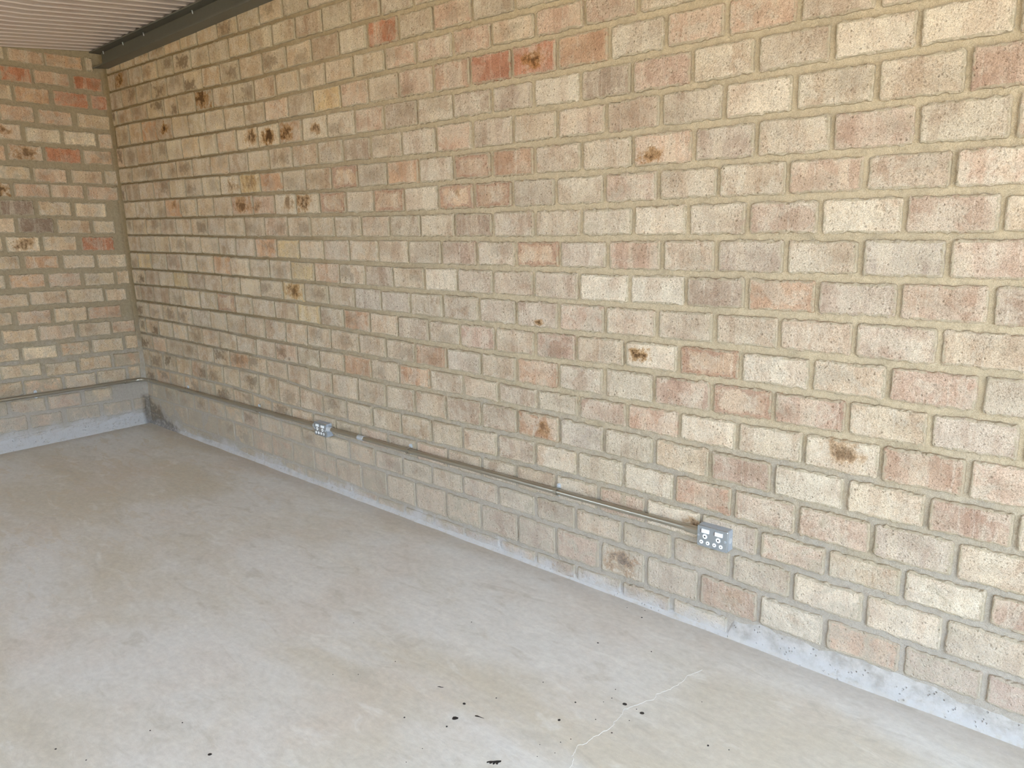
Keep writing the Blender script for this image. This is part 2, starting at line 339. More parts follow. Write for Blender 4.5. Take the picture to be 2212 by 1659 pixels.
def mat_plaster(name, c, lo=.88, hi=1.1, sc=18):
    k = NT(name)
    p = k.pos()
    n = k.noise(p, sc, 5, 0.6)
    col = k.mix(1.0, c, k.mix(n, (lo, lo, lo), (hi, hi, hi)), 'MULTIPLY')
    k.bump(n, 0.004, 0.5)
    return k.done(col, 0.9, 0.2)


def mat_fillet():
    k = NT('lime_plaster')
    p = k.pos()
    n = k.noise(p, 22, 6, 0.65)
    n2 = k.noise(p, 160, 3, 0.7)
    v = k.voro(p, 70)
    pits = k.math('MULTIPLY', k.math('SUBTRACT', 1.0, k.step(v, 0.10, 0.26)), k.step(k.noise(p, 14, 3), 0.50, 0.58))
    col = k.mix(k.step(n, 0.35, 0.65), lin(.60, .58, .55), lin(.75, .735, .715))
    x, y, z = k.xyz(p)
    low = k.math('SUBTRACT', 1.0, k.step(k.math('ADD', z, k.math('MULTIPLY_ADD', n, .02, -.01)), 0.006, 0.02))
    col = k.mix(k.math('MULTIPLY', low, 0.6), col, lin(.76, .72, .65))
    col = k.mix(k.math('MULTIPLY', pits, 0.6), col, lin(.34, .28, .24))
    col = k.mix(1.0, col, k.mix(n2, (.88, .88, .88), (1.1, 1.1, 1.1)), 'MULTIPLY')
    col = grime(k, p, col)
    k.bump(k.math('ADD', n, k.math('SUBTRACT', k.math('MULTIPLY', n2, 0.3), pits)), 0.006, 0.7)
    return k.done(col, 0.93, 0.15)


def mat_simple(name, c, rough=0.5, metal=0.0, spec=0.5, var=0.0, scale=60):
    k = NT(name)
    col = c
    if var:
        n = k.noise(k.pos(), scale, 4, 0.6)
        col = k.mix(1.0, (*c, 1), k.mix(n, (1 - var,) * 3, (1 + var,) * 3), 'MULTIPLY')
        rough = k.math('MULTIPLY_ADD', n, 0.2, rough - 0.1)
    return k.done(col, rough, spec, metal)


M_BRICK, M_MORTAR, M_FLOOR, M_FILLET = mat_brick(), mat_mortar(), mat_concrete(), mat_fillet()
M_SHEET = mat_simple('painted_roof_sheet', lin(.76, .71, .685), 0.22, 0, 0.8)
M_STEEL = mat_simple('mill_steel', lin(.40, .395, .365), 0.5, 0.2, 0.4, 0.22, 25)
M_GALV = mat_simple('galvanised_tube', lin(.69, .67, .615), 0.28, 0.85, 0.5)
M_ZINC = mat_simple('bright_zinc', lin(.80, .83, .86), 0.38, 0.55, 0.6, 0.05, 90)
M_BOX = mat_simple('grey_hammered_paint', lin(.66, .69, .73), 0.38, 0.25, 0.5, 0.04, 220)
M_PLATE = mat_simple('grey_face_metal', lin(.70, .73, .76), 0.27, 0.8, 0.5)
M_WHITE = mat_simple('white_plastic', lin(.95, .96, .96), 0.35)
M_BLACK = mat_simple('black_hole', lin(.05, .045, .045), 0.7)
M_RED = mat_simple('rocker_edge', lin(.30, .24, .23), 0.5)
M_TAR = mat_simple('tar', lin(.17, .16, .165), 0.45, 0, 0.4)
M_CRACK = mat_simple('crack_filler', lin(.875, .87, .85), 0.9)
M_WALLX = mat_plaster('plain_wall', lin(.74, .62, .46))
M_GROUND = mat_plaster('sandy_ground', lin(.76, .69, .57), sc=3)


# ------------------------------------------------------------------ mesh helpers
def mesh_obj(name, verts, faces, mat, parent=None, smooth=False, loc=None):
    me = bpy.data.meshes.new(name)
    me.from_pydata(verts, [], faces)
    me.materials.append(mat)
    if smooth:
        me.polygons.foreach_set('use_smooth', [len(q_.vertices) == 4 for q_ in me.polygons])
    me.update()
    o = bpy.data.objects.new(name, me)
    C.objects.link(o)
    if loc is not None:
        o.location = loc
    if parent is not None:
        o.parent = parent
    return o


def box_vf(x0, x1, y0, y1, z0, z1):
    v = [(x0, y0, z0), (x1, y0, z0), (x1, y1, z0), (x0, y1, z0), (x0, y0, z1), (x1, y0, z1), (x1, y1, z1), (x0, y1, z1)]
    f = [(0, 3, 2, 1), (4, 5, 6, 7), (0, 1, 5, 4), (1, 2, 6, 5), (2, 3, 7, 6), (3, 0, 4, 7)]
    return v, f


class MB:
    def __init__(self):
        self.v, self.f = [], []

    def add(self, vf):
        b = len(self.v)
        self.v += vf[0]
        self.f += [tuple(i + b for i in f) for f in vf[1]]
        return self

    def box(self, *a):
        return self.add(box_vf(*a))

    def obj(self, name, mat, parent=None, smooth=False, loc=None):
        return mesh_obj(name, self.v, self.f, mat, parent, smooth, loc)


def tube_vf(path, r, n=14, caps=True):
    pts = [Vector(q) for q in path]
    v, f = [], []
    prev = None
    for i, q in enumerate(pts):
        t = (pts[min(i + 1, len(pts) - 1)] - pts[max(i - 1, 0)]).normalized()
        if prev is None:
            a = t.cross(Vector((0, 0, 1)))
            if a.length < 1e-4:
                a = t.cross(Vector((1, 0, 0)))
            a.normalize()
        else:
            a = (prev - t * prev.dot(t)).normalized()
        prev = a
        b = t.cross(a)
        rr = r[i] if isinstance(r, (list, tuple)) else r
        for j in range(n):
            w = 2 * math.pi * j / n
            v.append(tuple(q + (a * math.cos(w) + b * math.sin(w)) * rr))
    for i in range(len(pts) - 1):
        for j in range(n):
            k = (j + 1) % n
            f.append((i * n + j, i * n + k, (i + 1) * n + k, (i + 1) * n + j))
    if caps:
        b = len(v)
        v += v[:n] + v[(len(pts) - 1) * n:len(pts) * n]
        f.append(tuple(reversed(range(b, b + n))))
        f.append(tuple(range(b + n, b + 2 * n)))
    return v, f


def tag(o, label=None, cat=None, group=None, kind=None):
    for k_, val in (('label', label), ('category', cat), ('group', group), ('kind', kind)):
        if val:
            o[k_] = val
    return o


def empty(name, loc, label, cat, group=None):
    o = bpy.data.objects.new(name, None)
    C.objects.link(o)
    o.location = loc
    o.empty_display_size = 0.05
    return tag(o, label, cat, group)


# ------------------------------------------------------------------ setting
XE, YB, ZT = 7.45, -4.6, 2.69          # far ends of the garage behind the camera

fl = MB().box(-0.3, XE + 0.3, YB - 0.3, 0.3, -0.15, 0.0).obj('floor', M_FLOOR)
tag(fl, 'bare grey power-floated concrete floor with dark tar spots', kind='structure')

gr = MB().box(-30, 45, -45, 30, -0.40, -0.16).obj('ground', M_GROUND)
tag(gr, 'sunlit sandy ground outside the open garage doors', kind='structure')


def wall_grid(name, mat, length, height, place, thick, label):
    """mortar bed: a slightly uneven sheet with thickness; place(u, d, z) -> world"""
    nu, nz = int(length / 0.06), int(height / 0.06)
    v, f = [], []
    for i in range(nu + 1):
        for j in range(nz + 1):
            u, z = length * i / nu, height * j / nz
            d = 0.0022 * noise.noise((u * 5, z * 5, 3.3)) + 0.0016 * noise.noise((u * 19, z * 19, 8.1))
            v.append(place(u, -0.006 + d, z))
    for i in range(nu):
        for j in range(nz):
            a = i * (nz + 1) + j
            f.append((a, a + nz + 1, a + nz + 2, a + 1))
    b = len(v)
    for (u, z) in ((0, 0), (length, 0), (length, height), (0, height)):
        v.append(place(u, -0.02, z))
    for (u, z) in ((0, 0), (length, 0), (length, height), (0, height)):
        v.append(place(u, -thick, z))
    f += [(b, b + 1, b + 5, b + 4), (b + 1, b + 2, b + 6, b + 5), (b + 2, b + 3, b + 7, b + 6), (b + 3, b, b + 4, b + 7), (b + 4, b + 5, b + 6, b + 7)]
    o = mesh_obj(name, v, f, mat)
    return tag(o, label, kind='structure')


PR = lambda u, d, z: (u, -d, z)          # right wall: faces -Y
PL = lambda u, d, z: (d, -u, z)          # left wall: faces +X
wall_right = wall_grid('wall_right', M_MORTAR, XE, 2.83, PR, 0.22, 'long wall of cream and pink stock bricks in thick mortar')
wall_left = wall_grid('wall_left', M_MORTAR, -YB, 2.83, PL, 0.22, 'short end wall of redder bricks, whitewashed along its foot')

# ------------------------------------------------------------------ bricks
PAL = {'n': lin(.79, .72, .63), 'm': lin(.765, .685, .605), 'k': lin(.795, .735, .64), 'c': lin(.84, .782, .695), 'y': lin(.85, .74, .53),
       'p': lin(.795, .665, .585), 'P': lin(.74, .575, .50), 'o': lin(.775, .585, .445), 'O': lin(.70, .42, .30),
       'd': lin(.645, .55, .475), 'D': lin(.47, .40, .375), 'g': lin(.735, .68, .635), 'r': lin(.83, .70, .58)}

GREY = lin(.765, .70, .615)
for q_ in PAL:
    w_ = .30 if q_ in 'OD' else .60 if q_ in 'pPg' else .5
    PAL[q_] = PAL[q_] if q_ == 'c' else tuple(a * (1 - w_) + b * w_ for a, b in zip(PAL[q_], GREY))


def bed(k, u):
    """height of mortar bed k at u"""
    kk = min(max(k, -3), 16)
    t = BEDS[kk]
    s = min(max(u / 0.4, 0), len(t) - 1.001)
    i = int(s)
    w = s - i
    dz = (t[i] * (1 - w) + t[i + 1] * w) / 1000.0
    if kk != k:
        dz *= 0.7
    return Z0 - k * PW + dz


def brick_geo(quad, h, place, rag, n_long, n_side, r, flip):
    """one rough brick face standing h proud of the wall plane; quad = (u0,u1,zb0,zb1,zt0,zt1)"""
    u0, u1, zb0, zb1, zt0, zt1 = quad
    sd = rnd.uniform(0, 99)
    cr = 0.085 * (zt0 - zb0)
    cu = cr / max(u1 - u0, 1e-3)
    cz = cr / max(zt0 - zb0, 1e-3)
    st = []
    for i in range(n_long + 1):
        st.append((cu + (1 - 2 * cu) * i / n_long, 0.0))
    for i in range(n_side + 1):
        st.append((1.0, cz + (1 - 2 * cz) * i / n_side))
    for i in range(n_long + 1):
        st.append((1 - cu - (1 - 2 * cu) * i / n_long, 1.0))
    for i in range(n_side + 1):
        st.append((0.0, 1 - cz - (1 - 2 * cz) * i / n_side))
    # rounded corner points
    k3 = 0.28
    seq = []
    corners = {n_long: (1 - cu * k3, cz * k3), n_long + n_side + 1: (1 - cu * k3, 1 - cz * k3),
               2 * n_long + n_side + 2: (cu * k3, 1 - cz * k3), 2 * n_long + 2 * n_side + 3: (cu * k3, cz * k3)}
    for i, q in enumerate(st):
        seq.append(q)
        if i in corners:
            seq.append(corners[i])
    tilt = [rnd.uniform(-0.0018, 0.0018) for _ in range(2)]

    def W(s, t, ins, d, amp):
        a = u0 + (u1 - u0) * s
        z = (zb0 + (zb1 - zb0) * s) * (1 - t) + (zt0 + (zt1 - zt0) * s) * t
        cx, cz_ = s * 2 - 1, t * 2 - 1
        a -= cx * ins
        z -= cz_ * ins
        g = noise.noise((a * 38 + sd, z * 38, sd)) * amp + noise.noise((a * 120 + sd, z * 120, sd)) * amp * 0.9 + rnd.uniform(-.25, .25) * amp
        on_long = abs(cz_) > 0.93
        if on_long:
            z += g * (1 if cz_ > 0 else -1) * 1.0
        else:
            a += g * 0.45
        return a, d + tilt[0] * cx + tilt[1] * cz_, z, cx, cz_

    rings = []
    for ins, d, amp in ((-0.0015, -0.012, rag * .6), (0.0005, h - 0.0025, rag), (0.004, h, rag * 0.9)):
        rings.append([W(s, t, ins, d, amp) for s, t in seq])
    n = len(seq)
    v = [place(a, d, z) for rg in rings for a, d, z, *_ in rg]
    loc = [(cx, cy, 0) for rg in rings for *_, cx, cy in rg]
    f = []
    for q in range(2):
        for i in range(n):
            j = (i + 1) % n
            fc = (q * n + i, q * n + j, (q + 1) * n + j, (q + 1) * n + i)
            f.append(tuple(reversed(fc)) if flip else fc)
    cap = tuple(2 * n + i for i in range(n))
    f.append(tuple(reversed(cap)) if flip else cap)
    return v, f, loc


def set_attrs(me, tint, fx, st, loc):
    for nm, typ, data in (('tint', 'FLOAT_COLOR', tint), ('fx', 'FLOAT_COLOR', fx), ('stain', 'FLOAT_COLOR', st), ('loc', 'FLOAT_VECTOR', loc)):
        a = me.attributes.new(nm, typ, 'POINT')
        flat = [c for q in data for c in q]
        a.data.foreach_set('color' if typ == 'FLOAT_COLOR' else 'vector', flat)


def find(lst, u0, u1, z0, z1):
    for e in lst:
        if u0 <= e[0] / 1000 <= u1 and z0 <= e[1] / 1000 <= z1:
            return e
    return None


def brick_look(u0, u1, z0, z1, types, stains, rims, smear, reds=0.12, soot=0.3):
    r = rnd.random()
    t = 'n' if r < .42 else 'm' if r < .68 else 'k' if r < .82 else 'p' if r < .82 + reds * .7 else 'g' if r < .96 else 'c'
    e = find(types, u0, u1, z0, z1)
    if e:
        t = e[2]
    s = find(stains, u0, u1, z0, z1)
    stv = (0, 0, 0.3, 0)
    if s:
        t = s[2]
        stv = (s[3], s[4], s[5], s[6])
    rim = 0.0
    if rims and find(rims, u0, u1, z0, z1):
        rim = 0.45
        t = 'r'
    c = PAL[t]
    j = rnd.uniform(.90, 1.08)
    w = rnd.uniform(-.03, .03)
    sv = rnd.random() ** 1.5 * soot * (0.4 if t in 'cyr' else 1.0) * (0.3 if s else 1.0)
    tint = (c[0] * j * (1 + w), c[1] * j, c[2] * j * (1 - w), sv)
    mott = {'O': .35, 'o': .45, 'D': .25, 'P': .5, 'd': .4, 'y': .35, 'r': .55}.get(t, .6)
    return tint, (rnd.random(), mott * rnd.uniform(.6, 1.1), smear, rim), stv


def put_bricks(items, parent, limit, view):
    """items: (quad, proud, place, flip, look, ragged); the `limit` that show largest become bricks of their own"""
    def shown(it):
        q, place = it[0], it[2]
        pts = [view(place(a, 0, z)) for a, z in ((q[0], q[2]), (q[1], q[3]), (q[1], q[5]), (q[0], q[4]))]
        if any(p is None for p in pts):
            return 0
        cx = sum(p[0] for p in pts) / 4
        cy = sum(p[1] for p in pts) / 4
        a = 0
        for i in range(4):
            x0, y0 = pts[i]
            x1, y1 = pts[(i + 1) % 4]
            a += x0 * y1 - x1 * y0
        ok = -0.03 < cx < 1.03 and -0.03 < cy < 0.78
        return abs(a) if ok else abs(a) * 1e-4
    items = sorted(items, key=shown, reverse=True)
    rest = ([], [], [], [], [], [])
    for i, (quad, proud, place, flip, look, rag) in enumerate(items):
        fine = i < 190
        v, f, loc = brick_geo(quad, proud, place, rag, 19 if fine else 6, 7 if fine else 3, 0, flip)
        n = len(v)
        if i < limit:
            ctr = place((quad[0] + quad[1]) / 2, 0, (quad[2] + quad[4]) / 2)
            o = mesh_obj('brick', [(a - ctr[0], b - ctr[1], c - ctr[2]) for a, b, c in v], f, M_BRICK, parent, loc=ctr)
            set_attrs(o.data, [look[0]] * n, [look[1]] * n, [look[2]] * n, loc)
        else:
            b = len(rest[0])
            rest[0].extend(v)
            rest[1].extend(tuple(q + b for q in fc) for fc in f)
            rest[2].extend([look[0]] * n)
            rest[3].extend([look[1]] * n)
            rest[4].extend([look[2]] * n)
            rest[5].extend(loc)
    if rest[0]:
        o = mesh_obj('distant_bricks', rest[0], rest[1], M_BRICK, parent)
        set_attrs(o.data, *rest[2:])
        tag(o, 'many more bricks of the same wall', kind='stuff')


CP, CR, CU, CB = Vector((6.1728, -2.45965, 1.5737)), Vector(RX), Vector(UP), Vector(BK)


def view(p):
    q = Vector(p) - CP
    d = -q.dot(CB)
    if d < 0.05:
        return None
    f = 27.168 / 36
    return (0.5 + f * q.dot(CR) / d, 0.375 - f * q.dot(CU) / d)


items = []
for k in range(-5, 17):
    js = [j / 1000 for j in JTS.get(k, JTS[14] if k == 16 else [0.3])]
    while js[0] > 0.24:
        js.insert(0, js[0] - LP)
    js = [j for j in js if j > 0.035]
    js.insert(0, 0.012)
    while js[-1] < XE - 0.1:
        js.append(js[-1] + LP * rnd.uniform(.97, 1.03))
    for a, b in zip(js, js[1:]):
        um = (a + b) / 2
        if b - a < 0.03 or (k == 16 and um > 5.0):
            continue
        near = min(max((um - 1.2) / 2.5, 0), 1)
        hj = (0.0055 + 0.003 * near) * rnd.uniform(.75, 1.15)
        bj = (0.0062 + 0.0052 * near) * rnd.uniform(.8, 1.15)
        zt0, zt1 = bed(k, a) - bj, bed(k, b) - bj
        zb0, zb1 = bed(k + 1, a) + bj, bed(k + 1, b) + bj
        if k == 16:
            zb0 = zb1 = 0.004
        low = max(0.0, 1 - max(zb0, 0) / 0.62) * (1 - 0.55 * near)
        low = max(low, 0.75 * max(0, 1 - (zb0 / 0.95)) * max(0, 1 - um / 2.2))
        proud = (0.0012 + 0.0032 * near + rnd.uniform(-.0015, .0022)) - 0.0068 * low
        proud = max(proud, -0.0058)
        smear = 0.12 + 0.62 * low + rnd.uniform(-.12, .12)
        look = brick_look(a, b, zb0, zt0, RT, RS, RR, smear, 0.10, 0.85 - 0.55 * near)
        wt = 1 - near                       # warm cast of the light towards the corner, put into the brick tint
        look = ((look[0][0] * (1 + .03 * wt), look[0][1] * (1 - .01 * wt), look[0][2] * (1 - .13 * wt), look[0][3]), look[1], look[2])
        items.append(((a + hj, b - hj, zb0, zb1, zt0, zt1), proud, PR, False, look, 0.0034 + 0.0018 * near))
put_bricks(items, wall_right, 300, view)

items = []
for ri, row in enumerate(LROWS):
    zc = sum(b[2] for b in row) / len(row) / 1000
    hh = 0.101 if ri else 0.09
    sl = 0.018
    spans = [(b[1] / 1000, b[0] / 1000, b[2] / 1000) for b in row]      # u0 < u1 away from the corner
    spans.sort()
    # a span that merges two bricks is split; the row is carried on away from the corner
    out = []
    for a, b, z in spans:
        if b - a > 0.30:
            m = a + (b - a) * 0.32
            out += [(a, m - .009, z), (m + .009, b, z)]
        else:
            out.append((a, b, z))
    last = out[-1]
    edge = last[1]
    if edge - last[0] < 0.19 and ri not in (0,):
        out[-1] = (last[0], last[0] + 0.215, last[2])
        edge = last[0] + 0.215
    while edge < -YB - 0.3:
        out.append((edge + .022, edge + .237, last[2] + 0.012))
        edge += .237
    for a, b, z in out:
        if b - a < 0.03:
            continue
        low = max(0.0, 1 - z / 0.85)
        sm = 0.24 + 0.35 * low + rnd.uniform(-.16, .14)
        proud = 0.002 + rnd.uniform(-.003, .003) - 0.005 * low
        h2 = hh / 2 * rnd.uniform(.90, 1.04)
        look = brick_look(a, b, z - h2, z + h2, LT, LS, None, sm, 0.30, 0.4)
        dz = 0.004 * (b - a) / 0.22
        look = ((look[0][0] * 1.16, look[0][1] * 1.11, look[0][2] * 1.0, look[0][3]), look[1], look[2])
        items.append(((a, b, z - h2 - dz, z - h2 + dz, z + h2 - dz, z + h2 + dz), max(proud, -.0045), PL, True, look, 0.0062))
# two low courses carried below the measured ones
for z, off in ((0.055, 0.0),):
    a = 0.03 + off
    while a < -YB - .3:
        look = brick_look(a, a + .215, z - .045, z + .045, [], [], None, 0.75, 0.2)
        items.append(((a, a + .215, 0.004, 0.004, z + .045, z + .045), -0.004, PL, True, look, 0.003))
        a += .237
put_bricks(items, wall_left, 300, view)


# lime plaster fillet along the foot of each wall
def fillet(parent, place, length, top, flip, seed):
    n = int(length / 0.02)
    prof = [(0.0, 1.0), (0.45, 0.62), (0.8, 0.3), (1.0, 0.0)]
    v, f = [], []
    for i in range(n + 1):
        u = length * i / n
        t = top(u) * (1 + 0.35 * noise.noise((u * 3.1, seed, 0)) + 0.22 * noise.noise((u * 14, seed, 4)))
        t = max(t, 0.012)
        th = 0.010 + 0.005 * noise.noise((u * 6, seed, 9))
        for zf, df in prof:
            v.append(place(u, -0.0075 + (th + 0.0075) * df + 0.0012 * noise.noise((u * 40, zf * 5, seed)), t * zf - 0.001))
    m = len(prof)
    for i in range(n):
        for j in range(m - 1):
            a = i * m + j
            fc = (a, a + m, a + m + 1, a + 1)
            f.append(tuple(reversed(fc)) if flip else fc)
    o = mesh_obj('plaster_fillet', v, f, M_FILLET, parent, smooth=True)
    o['label'] = 'rough whitish plaster smeared along the wall foot'


def top_r(u):
    if u < 0.6:
        return 0.02
    if u < 4.2:
        return 0.04
    if u < 5.0:
        return 0.028
    return 0.080


fillet(wall_right, PR, XE, top_r, False, 1.7)
fillet(wall_left, PL, -YB, lambda u: 0.09, True, 5.2)

# vertical mortar fillet filling the inner corner
v, f = [], []
for i in range(61):
    z = 2.82 * i / 60
    w = 0.016 + 0.007 * noise.noise((0, z * 4, 2)) + 0.004 * noise.noise((3, z * 17, 2))
    w2 = 0.03 + 0.02 * noise.noise((7, z * 3, 2))
    v += [(-0.01, -w2, z), (0.004, -w2 * .5, z), (0.007, -0.007, z), (w * .6, -0.003, z), (w, 0.008, z)]
for i in range(60):
    for j in range(4):
        a = i * 5 + j
        f.append((a, a + 1, a + 6, a + 5))
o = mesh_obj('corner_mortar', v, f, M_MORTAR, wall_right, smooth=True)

# ------------------------------------------------------------------ the rest of the shell (behind the camera): a doorway, a window and one opening added for light
DZ = 2.45
mb = MB()
for a, b, z0, z1 in ((-0.2, 0.5, 0, ZT), (0.5, 2.1, 0, 0.95), (0.5, 2.1, 2.1, ZT), (2.1, 3.7, 0, ZT), (3.7, 6.0, 0, 1.05), (3.7, 6.0, 2.15, ZT), (6.0, XE + 0.2, 0, ZT)):  # the middle opening is unseen, added to brighten the long wall and floor
    mb.box(a, b, YB - 0.2, YB, z0, z1)
tag(mb.obj('wall_front', M_WALLX), 'plain side wall with an unglazed window and an added opening for light', kind='structure')
mb = MB()
for a, b, z0, z1 in ((YB, -4.4, 0, ZT), (-4.4, -0.65, DZ, ZT), (-0.65, 0.2, 0, ZT + .1)):
    mb.box(XE, XE + 0.2, a, b, z0, z1)
tag(mb.obj('wall_end', M_WALLX), 'end wall behind the camera with the wide open garage doorway', kind='structure')

# profiled roof sheet, ribs run from the front to the long brick wall
PITCH, RX0 = 0.1045, 0.043
prof = []
x = RX0 - PITCH * 4
while x < XE + 0.4:
    prof += [(x - 0.012, 0.0), (x - 0.0040, -0.0062), (x - 0.0022, -0.0062), (x, 0.0)]
    x += PITCH
v, f = [], []
zr = lambda x, y: 2.7715 + 0.0135 * y + 0.022 * min(x, 2.5) * 1.0
ys = [0.25, -0.1, -0.4, -0.8, -1.3, YB - 0.6]
zy = lambda y: 0.072 * y if y > -0.8 else -0.0576 + 0.012 * (y + 0.8)
for xx, dz in prof:
    for y in ys:
        v.append((xx, y, 2.770 + 0.022 * min(xx, 3.0) + zy(y) + dz))
m = len(ys)
for i in range(len(prof) - 1):
    for j in range(m - 1):
        a = i * m + j
        f.append((a, a + 1, a + m + 1, a + m))
b = len(v)
v += [(a, y, z + 0.03) for a, y, z in v]
for fc in list(f):
    f.append(tuple(reversed([q + b for q in fc])))
ceil = mesh_obj('ceiling', v, f, M_SHEET)
tag(ceil, 'pale painted metal roof sheeting with narrow bright ribs', kind='structure')

# ------------------------------------------------------------------ steel channel under the roof edge
ROLL = 0.022


def beam_part(name, x0, x1, y0, y1, z0, z1, parent, tip=False):
    v, f = box_vf(x0, x1, y0, y1, z0, z1)
    if tip:                      # the flange end is cut back towards the wall
        v = [(x0, y0 + 0.01, z0), (x1, y0, z0), (x1, y1, z0), (x0 + 0.05, y1, z0), (x0, y0 + 0.01, z1), (x1, y0, z1), (x1, y1, z1), (x0 + 0.05, y1, z1)]
    v = [(a, b_, c + ROLL * a) for a, b_, c in v]
    return mesh_obj(name, v, f, M_STEEL, parent)


beam = empty('steel_beam', (0, 0, 0), 'dark grey steel beam under the roof sheets along the long brick wall', 'beam')
beam_part('bottom_flange', 0.012, XE, -0.100, 0.004, 2.645, 2.653, beam, True)
beam_part('web', 0.055, XE, -0.034, -0.026, 2.653, 2.747, beam)
beam_part('top_flange', 0.012, XE, -0.100, 0.004, 2.747, 2.7555, beam)
for xs in (0.13, 0.47, 0.80, 1.48, 2.15):
    o = MB().add(tube_vf([(xs, -0.05, 2.748 + ROLL * xs), (xs + .004, -0.05, 2.733 + ROLL * xs), (xs + .006, -0.05, 2.726 + ROLL * xs)], [0.0034, 0.0034, 0.001], 8)).obj('roofing_screw', M_ZINC, beam)
    o['label'] = 'bright screw tip poking through the beam'

# ------------------------------------------------------------------ conduit
RC = 0.0124
conduit_y = -0.0245


def saddle(parent, c, axis, base=0.0):
    """spacer saddle: strap round the tube with a lug above and below; axis 'x' on the right wall, 'y' on the left wall"""
    s = empty_part('saddle', parent)
    w = 0.0075
    vv, ff = [], []
    n = 10
    pts = [(base, RC + 0.0016)] + [(conduit_off + (RC + 0.0016) * math.sin(math.pi * i / n), (RC + 0.0016) * math.cos(math.pi * i / n)) for i in range(n + 1)] + [(base, -(RC + 0.0016))]
    for d, z in pts:
        for sgn in (-1, 1):
            vv.append(lay(axis, c, sgn * w, d, z))
    for i in range(len(pts) - 1):
        ff.append((2 * i, 2 * i + 1, 2 * i + 3, 2 * i + 2))
    st_ = mesh_obj('strap', vv, ff, M_GALV, s)
    sol = st_.modifiers.new('thick', 'SOLIDIFY')
    sol.thickness = 0.0014
    for z0, z1 in ((RC + .001, RC + 0.020), (-RC - .013, -RC - .001)):
        g = MB()
        ring = []
        for i in range(9):
            a = math.pi * i / 8
            ring.append((math.cos(a) * w * 1.25, math.sin(a) * w))
        mid = (z1 - w) if z0 > 0 else (z0 + w)
        sg = 1 if z0 > 0 else -1
        poly = [(w * 1.25, z0 if sg > 0 else z1)] + [(a, mid + sg * b) for a, b in ring] + [(-w * 1.25, z0 if sg > 0 else z1)]
        vb = [lay(axis, c, a, base + 0.002, b) for a, b in poly] + [lay(axis, c, a, base + 0.0095, b) for a, b in poly]
        k = len(poly)
        fb = [tuple(range(k)), tuple(reversed(range(k, 2 * k)))] + [(i, (i + 1) % k, k + (i + 1) % k, k + i) for i in range(k)]
        g.add((vb, fb))
        g.obj('lug', M_ZINC, s)
        h0 = lay(axis, c, 0, base + 0.0095, (z0 + z1) / 2)
        h1 = lay(axis, c, 0, base + 0.0125, (z0 + z1) / 2)
        MB().add(tube_vf([h0, h1], [0.0042, 0.003], 10)).obj('screw_head', M_ZINC, s)
    return s


conduit_off = 0.0245


def lay(axis, c, a, d, z):
    return (c[0] + a, -d, c[2] + z) if axis == 'x' else (d, c[1] + a, c[2] + z)


def empty_part(name, parent):
    o = bpy.data.objects.new(name, None)
    C.objects.link(o)
    o.parent = parent
    o.empty_display_size = 0.02
    return o


def cz(x):       # height of the tube along the long wall
    return 0.362 + 0.0098 * x if x < 2.4 else 0.3855 + (x - 2.4) * 0.0066


BX2, BX1 = (2.3985, 2.5155), (4.8705, 4.9915)
t1 = empty('conduit_pipe', (0, 0, 0), 'galvanised conduit bending round the wall corner up to the farther socket box', 'pipe')
path = [(0.0245, -YB * -1 + 0.4, 0.392)] + [(0.0245, -y, 0.362 + 0.018 * y) for y in (2.5, 1.6, 1.0, 0.7, 0.4, 0.16, 0.085)]
MB().add(tube_vf(path, RC, 16)).obj('pipe', M_GALV, t1, True)
el = [(0.0245, -0.135, 0.3635), (0.0245, -0.105, 0.363)]
for i in range(9):
    a = math.pi / 2 * i / 8
    el.append((0.0245 + 0.065 * (1 - math.cos(a)), -0.0895 + 0.065 * math.sin(a), 0.3625))
el += [(0.12, -0.0245, 0.363), (0.15, -0.0245, 0.3635)]
e_ = MB().add(tube_vf(el, RC + 0.0012, 16)).obj('elbow', M_GALV, t1, True)
MB().add(tube_vf([(0.0245, -0.165, 0.364), (0.0245, -0.128, 0.3635)], RC + 0.0035, 16)).obj('coupling', M_GALV, t1)
MB().add(tube_vf([(x, conduit_y, cz(x)) for x in (0.13, 0.75, 1.4, 2.0, BX2[0] - 0.004)], RC, 16)).obj('pipe', M_GALV, t1, True)
MB().add(tube_vf([(BX2[0] - 0.024, conduit_y, cz(2.38)), (BX2[0] - 0.01, conduit_y, cz(2.38)), (BX2[0], conduit_y, cz(2.39))], [RC + .002, RC + .003, RC + .005], 16)).obj('box_adapter', M_ZINC, t1)
for xs in (0.749, 1.732):
    saddle(t1, (xs, 0, cz(xs)), 'x')
saddle(t1, (0, -0.775, 0.376), 'y')

t2 = empty('conduit_pipe', (BX2[1], 0, 0), 'straight galvanised conduit running between the two grey socket boxes', 'pipe')
off = BX2[1]
for nm, pts, rr, mt in (('pipe', [(x - off, conduit_y, cz(x)) for x in (BX2[1] + .002, 3.2, 4.0, BX1[0] - 0.003)], RC, M_GALV),
                        ('box_adapter', [(0.0, conduit_y, cz(2.52)), (0.012, conduit_y, cz(2.52)), (0.03, conduit_y, cz(2.54))], [RC + .0065, RC + .004, RC + .002], M_ZINC),
                        ('coupling', [(2.795 - off, conduit_y, cz(2.795)), (2.845 - off, conduit_y, cz(2.845))], RC + 0.0020, M_ZINC),
                        ('coupling', [(4.815 - off, conduit_y, cz(4.815)), (BX1[0] - off, conduit_y, cz(4.87))], RC + 0.0035, M_GALV)):
    MB().add(tube_vf(pts, rr, 16)).obj(nm, mt, t2, nm == 'pipe')
for xs in (3.213, 4.189):
    saddle(t2, (xs - off, 0, cz(xs)), 'x')


